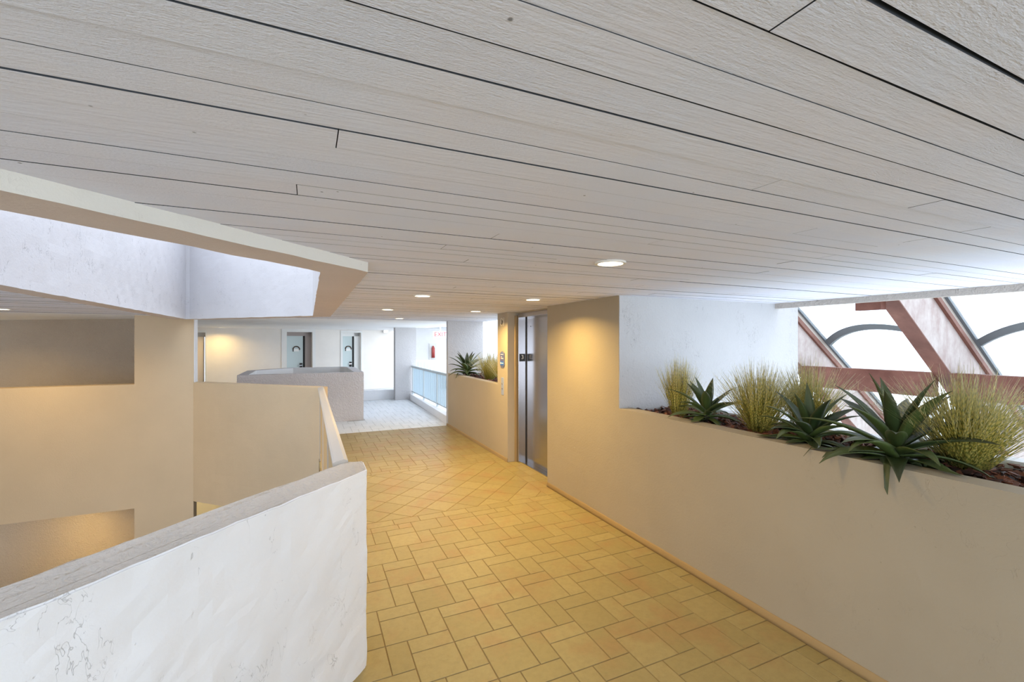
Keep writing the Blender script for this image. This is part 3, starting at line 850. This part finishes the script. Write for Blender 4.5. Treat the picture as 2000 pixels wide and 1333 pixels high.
for k in range(2):
    y0 = FY[k] + .16; y1 = FY[k + 1]
    bm = NB(); box(bm, 6.53, 6.68, y0, y1, 1.11, 1.397); roughen(bm, .002, .2)
    tag(mesh_obj('window_beam', bm, M['rust']), blabels[k], 'beam')
    wn_ = 'window_%d' % (k + 1)
    bm = NB()
    o = .012
    extrude(bm, [(xout(ZB) - .03, y0, ZB), (xout(ZB) - .03 + o, y0, ZB), (xout(ZT) - .03 + o, y0, ZT), (xout(ZT) - .03, y0, ZT)], (0, y1 - y0, 0))
    wobj = struct(wn_, bm, M['glass'])
    ym = (y0 + y1) / 2; hw = (y1 - y0) / 2
    pts = []
    NN = 20
    ins = []; outs = []
    for i in range(NN + 1):
        q = -1 + 2 * i / NN; yy = ym + q * hw
        zz = 1.955 - .235 * q * q
        ins.append((yy, zz - .040)); outs.append((yy, zz + .032))
    bm = NB()
    A = [[bm.verts.new((xout(z) - .06 + dx, y_, z)) for dx in (0, .07)] for y_, z in ins]
    B = [[bm.verts.new((xout(z) - .06 + dx, y_, z)) for dx in (0, .07)] for y_, z in outs]
    for i in range(NN):
        bm.faces.new((A[i][0], A[i + 1][0], B[i + 1][0], B[i][0])); bm.faces.new((A[i][1], B[i][1], B[i + 1][1], A[i + 1][1]))
        bm.faces.new((A[i][0], A[i][1], A[i + 1][1], A[i + 1][0])); bm.faces.new((B[i][0], B[i + 1][0], B[i + 1][1], B[i][1]))
    mesh_obj('arched_bar', bm, M['grey_metal'], wobj, label='curved grey glazing bar')

# ------------------------------------------------------------------ plants
def agave_mesh(nl, length, seed, droop=1.0, extra=(), world=None):
    """rosette of folded, tapering, outward-curving leaves with thickness"""
    rg = random.Random(seed); bm = NB(); uvl = bm.loops.layers.uv.new('UVMap')
    ga = 2.39996
    for i in range(nl + len(extra)):
        f = min(1, i / (nl - 1))               # 0 innermost
        az = i * ga + rg.uniform(-.12, .12)
        elev = math.radians(80 - 92 * f ** .75 + rg.uniform(-6, 6))
        ln = length * (.62 + .45 * math.sin(PI * min(1, f * .75 + .22))) * rg.uniform(.92, 1.08)
        wid = .037 * (ln / .3) ** .5 * rg.uniform(.9, 1.1) * (1.0 + .12 * f)
        curl = (.35 + .85 * f) * droop * rg.uniform(.7, 1.2)
        if i >= nl: az, elev, ln, curl = extra[i - nl]; wid = .042
        n = 11
        e = elev; p = Vector((math.cos(az) * .014, math.sin(az) * .014, .02 + .09 * (1 - f)))
        rad = Vector((math.cos(az), math.sin(az), 0)); side = Vector((-math.sin(az), math.cos(az), 0))
        tw = rg.uniform(-.25, .25)
        rings = []
        for k in range(n + 1):
            s = k / n
            wv = wid * (.62 + .95 * s) if s < .38 else wid * .98 * max(0, 1 - ((s - .38) / .62) ** 1.5) 
            wv = max(wv, .0008)
            d = rad * math.cos(e) + Vector((0, 0, 1)) * math.sin(e)
            nrm = -rad * math.sin(e) + Vector((0, 0, 1)) * math.cos(e)
            sd = (side * math.cos(tw * s) + nrm * math.sin(tw * s)); nr = (nrm * math.cos(tw * s) - side * math.sin(tw * s))
            fold = .32 * wv; th = .0045 * (1 - s) + .0008
            rings.append(([p + sd * wv + nr * fold, p + sd * wv * .5 + nr * fold * .32, p - nr * .001, p - sd * wv * .5 + nr * fold * .32, p - sd * wv + nr * fold],
                          [p - sd * wv * .55 - nr * (th - fold * .35), p - nr * (th * 1.6), p + sd * wv * .55 - nr * (th - fold * .35)]))
            p = p + d * ln / n; e -= curl * (.4 + 1.2 * s) / n
        vv = [[bm.verts.new(q) for q in a + b] for a, b in rings]
        for k in range(n):
            for j in range(8):
                j2 = (j + 1) % 8
                fc = bm.faces.new((vv[k][j], vv[k][j2], vv[k + 1][j2], vv[k + 1][j]))
                ux = [0, .25, .5, .75, 1, .75, .5, .25]
                for lp, (kk, jj) in zip(fc.loops, ((k, j), (k, j2), (k + 1, j2), (k + 1, j))): lp[uvl].uv = (ux[jj], kk / n)
    if world is not None:                      # leaves rest on the rim and the mulch instead of sinking into them
        inv = world.inverted()
        for v in bm.verts:
            q = world @ v.co; lim = 1.142 if 2.612 < q.x < 2.80 else (1.105 if q.x >= 2.80 else -9)
            if q.x > 3.26: q.z = max(q.z, 1.14)
            if q.z < lim: q.z = lim + (q.z - lim) * .04
            if 2.60 < q.x < 2.612 and q.z < 1.13: q.x = 2.60
            v.co = inv @ q
    return bm
def agave(label, loc, rz, scale, seed, nl=26, length=.30, group=None, droop=1.0, extra=()):
    t = thing('agave', label, 'succulent plant', loc, rz, group); t.scale = (scale,) * 3
    mesh_obj('leaf_rosette', agave_mesh(nl, length, seed, droop, [(a_ - rz, e_, l_, c_) for a_, e_, l_, c_ in extra], Matrix.Translation(loc) @ Matrix.Rotation(rz, 4, 'Z') @ Matrix.Scale(scale, 4)), M['leaf'], t, smooth=True)
    bm = NB(); tube(bm, [(0, 0, -.06), (0, 0, .0), (.005, 0, .06), (.005, 0, .10)], [.03, .03, .026, .012], 10)
    mesh_obj('stem', bm, M['soil'], t)
    return t
def grass_mesh(nb, height, spread, seed, base=.05):
    rg = random.Random(seed); bm = NB(); uvl = bm.loops.layers.uv.new('UVMap')
    for i in range(nb):
        az = rg.uniform(0, 2 * PI); q = rg.random() ** .7
        r0 = base * math.sqrt(rg.random())
        a0 = rg.uniform(0, 2 * PI)
        p = Vector((math.cos(a0) * r0, math.sin(a0) * r0, -.02))
        h = height * rg.uniform(.62, 1.0) * (1 - .12 * q)
        lean = spread * q
        rad = Vector((math.cos(az), math.sin(az), 0)); side = Vector((-rad.y, rad.x, 0))
        side = (side * math.cos(rg.uniform(-1.2, 1.2)) + rad * .3).normalized()
        w0 = rg.uniform(.0018, .0032); n = 6; pv = []
        for k in range(n + 1):
            s = k / n
            pos = p + rad * (lean * (s * .93 + .07 * s * s)) + Vector((0, 0, h * (s - .18 * q * s * s)))
            wv = w0 * (1 - s ** 2.2 * .85)
            pv.append((bm.verts.new(pos - side * wv), bm.verts.new(pos + side * wv)))
        for k in range(n):
            fc = bm.faces.new((pv[k][0], pv[k][1], pv[k + 1][1], pv[k + 1][0]))
            for lp, uv in zip(fc.loops, ((0, k / n), (1, k / n), (1, (k + 1) / n), (0, (k + 1) / n))): lp[uvl].uv = uv
        if i % 2 == 0:      # side spikelets give the wiry, feathery look
            for _ in range(3):
                s = rg.uniform(.45, .95); pos = p + rad * (lean * (s * .93 + .07 * s * s)) + Vector((0, 0, h * (s - .18 * q * s * s)))
                a2 = rg.uniform(0, 2 * PI); d2 = Vector((math.cos(a2) * .5, math.sin(a2) * .5, .85)).normalized(); l2 = rg.uniform(.02, .055)
                sd = d2.cross(Vector((0, 0, 1))).normalized() * .0010
                v4 = [bm.verts.new(pos - sd), bm.verts.new(pos + sd), bm.verts.new(pos + d2 * l2)]
                fc = bm.faces.new(v4)
                for lp in fc.loops: lp[uvl].uv = (.5, s)
    return bm
def grass(label, loc, nb, height, spread, seed, base=.05, group=None):
    t = thing('ornamental_grass', label, 'grass plant', loc, 0, group)
    mesh_obj('grass_blades', grass_mesh(nb, height, spread, seed, base), M['grass'], t)
    bm = NB(); tube(bm, [(0, 0, -.05), (0, 0, .015)], base * .7, 10); mesh_obj('root_crown', bm, M['soil'], t)
    return t
def mulch(label, x0, x1, y0, y1, z, n, seed):
    rg = random.Random(seed); bm = NB()
    # uneven bed
    nx, ny = 6, max(6, int((y1 - y0) / .08)); g = {}
    for i in range(nx + 1):
        for j in range(ny + 1):
            x = x0 + (x1 - x0) * i / nx; yy = y0 + (y1 - y0) * j / ny
            g[i, j] = bm.verts.new((x, yy, z - .012 + noise.noise(Vector((x * 9, yy * 9, 0))) * .012))
    for i in range(nx):
        for j in range(ny): bm.faces.new((g[i, j], g[i + 1, j], g[i + 1, j + 1], g[i, j + 1])).material_index = 1
    for _ in range(n):
        l = rg.uniform(.012, .045); wd = rg.uniform(.004, .014); th = rg.uniform(.002, .005)
        vs_ = box(bm, -l, l, -wd, wd, -th, th)
        vs_[0].co.x *= rg.uniform(.5, 1); vs_[5].co.x *= rg.uniform(.4, 1); vs_[3].co.y *= rg.uniform(.3, 1)
        m_ = Matrix.Translation((rg.uniform(x0 + .02, x1 - .02), rg.uniform(y0 + .02, y1 - .02), z + rg.uniform(-.008, .018))) @ Matrix.Rotation(rg.uniform(0, 6.3), 4, 'Z') @ Matrix.Rotation(rg.gauss(0, .35), 4, 'Y') @ Matrix.Rotation(rg.gauss(0, .35), 4, 'X')
        for v in vs_: v.co = m_ @ v.co
    return tag(mesh_obj('bark_mulch', bm, [M['mulch'], M['soil']]), label, 'mulch', kind='stuff')
mulch('red-brown bark mulch filling the long near planter', WX + .142, BX - .045, -1.0, 3.378, 1.095, 2600, 5)
mulch('dark bark mulch in the far planter left of the lift', WX + .132, 3.42, 6.34, 8.995, 1.06, 700, 6)
bm = NB(); box(bm, WX + .14, BX - .04, -3.0, 3.38, .9, 1.07); box(bm, WX + .13, WX + .8, 6.33, 9.0, .9, 1.035)
struct('trim_10', bm, M['soil'])

grp = 'agaves in the near planter'
agave('largest agave, leaves drooping over the planter rim at right', (2.89, 1.345, 1.085), 2.4, 1.16, 11, 32, .34, grp, 1.1, [(3.10, .72, .37, 1.55), (3.6, .35, .36, 1.2), (2.7, .35, .36, 1.2), (2.3, .25, .36, .9), (4.2, .3, .34, 1.1)])
agave('middle agave in front of feathery grass, one leaf hanging over the rim', (2.87, 1.79, 1.085), .7, 1.0, 23, 28, .31, grp, 1.1, [(3.15, .75, .35, 1.7), (3.8, .3, .30, .9), (2.4, .3, .30, .9)])
agave('smaller agave nearest the white wall, between two grass clumps', (2.90, 2.62, 1.11), 1.9, .98, 31, 26, .30, grp, 1.0)
agave('dark agave in the far planter left of the lift', (2.86, 8.45, 1.09), .3, 1.35, 41, 30, .30, None, 1.2)
gg = 'ornamental grasses in the near planter'
grass('tall narrow grass clump nearest the white wall', (2.95, 2.97, 1.11), 560, .60, .20, 1, .055, gg)
grass('full grass clump between the small and middle agaves', (2.98, 2.22, 1.10), 760, .60, .36, 2, .06, gg)
grass('feathery grass clump behind the middle agave', (3.22, 2.02, 1.10), 620, .62, .33, 3, .05, gg)
grass('widest grass clump at the right end, beside the largest agave', (3.08, 1.13, 1.10), 1000, .60, .47, 4, .06, gg)
g2 = 'grasses in the far planter'
grass('far planter grass clump next to the dark agave', (2.98, 7.55, 1.07), 800, .62, .45, 8, .06, g2)
grass('far planter grass clump against the lift pier', (2.90, 6.72, 1.07), 600, .62, .34, 9, .05, g2)

# ------------------------------------------------------------------ recessed ceiling lights
def downlight(label, x, y, r=.068, z=CZ, power=LAMP, group='recessed ceiling lights', src=None):
    if src is None:
        t = thing('ceiling_light', label, 'ceiling light', (x, y, z), group=group)
        bm = NB(); ringmesh(bm, (0, 0, 0), r, r + .016, -.008, .003); mesh_obj('trim_ring', bm, M['trimring'], t, smooth=False)
        bm = NB(); disc(bm, (0, 0, -.004), r + .001, .004); mesh_obj('diffuser', bm, M['lens'], t)
    else:
        t = dup(src, (x, y, z), 0, label)
    ld = bpy.data.lights.new('lamp', 'AREA'); ld.shape = 'DISK'; ld.size = r * 1.7; ld.energy = power; ld.color = LAMP_COL
    ld.spread = math.radians(150)
    lo = bpy.data.objects.new('lamp_source', ld); C.objects.link(lo); lo.location = (0, 0, -.012); lo.parent = t
    return t
LT = [('largest and nearest round ceiling light, near the middle of the boarded ceiling', 1.493, 1.997, 1.0),
      ('ceiling light over the middle of the corridor, second from the camera', .961, 4.13, 1.2),
      ('ceiling light in front of the lift door', 2.066, 4.04, 2.3),
      ('ceiling light left of the lift pier, before the blue sign', 2.128, 5.92, 2.6),
      ('ceiling light over the corridor left half, level with the far end of the railing', .95, 6.076, 1.2),
      ('farthest corridor ceiling light, before the pale walkway', 1.507, 8.298, .6)]
src = None
for lab, x, y, f in LT:
    t = downlight(lab, x, y, power=LAMP * f, src=src)
    if src is None: src = t
t = downlight('ceiling light above the stair opening at far left', -3.66, 8.1, power=LAMP * 2.2, src=src)
t = downlight('small ceiling light by the beige door on the far wall', -2.377, 15.75, power=LAMP * .8, src=src, z=CZ - .0)
# unseen lamps added to brighten the stairwell and the storey below
downlight('unseen added lamp brightening the stairwell behind the back wall', -5.9, 10.3, power=LAMP * 2.5, src=src)
downlight('unseen added lamp brightening the lower stairwell wall', -4.3, 10.2, z=-.95, power=LAMP * 2.5, src=src)
tl = downlight('unseen added lamp brightening the far white wall of the storey below', -2.6, 13.5, z=-.92, power=LAMP * 2.2, src=src)
em = thing('emergency_light', 'small white emergency lamp under the far ceiling left of the grey column', 'emergency light', (2.63, 17.3, CZ))
bm = NB(); box(bm, -.09, .09, -.05, .05, -.10, 0); mesh_obj('housing', bm, M['white_paint'], em, bevel=.01)
bm = NB(); box(bm, -.05, .05, -.056, -.05, -.085, -.02); mesh_obj('lens', bm, M['lens'], em)

# ------------------------------------------------------------------ ground far below
bm = NB(); prism(bm, [(-60, -60), (80, -60), (80, 80), (-60, 80)], -9.4, -9.3)
struct('ground', bm, M['ground'])
bpy.context.view_layer.update()
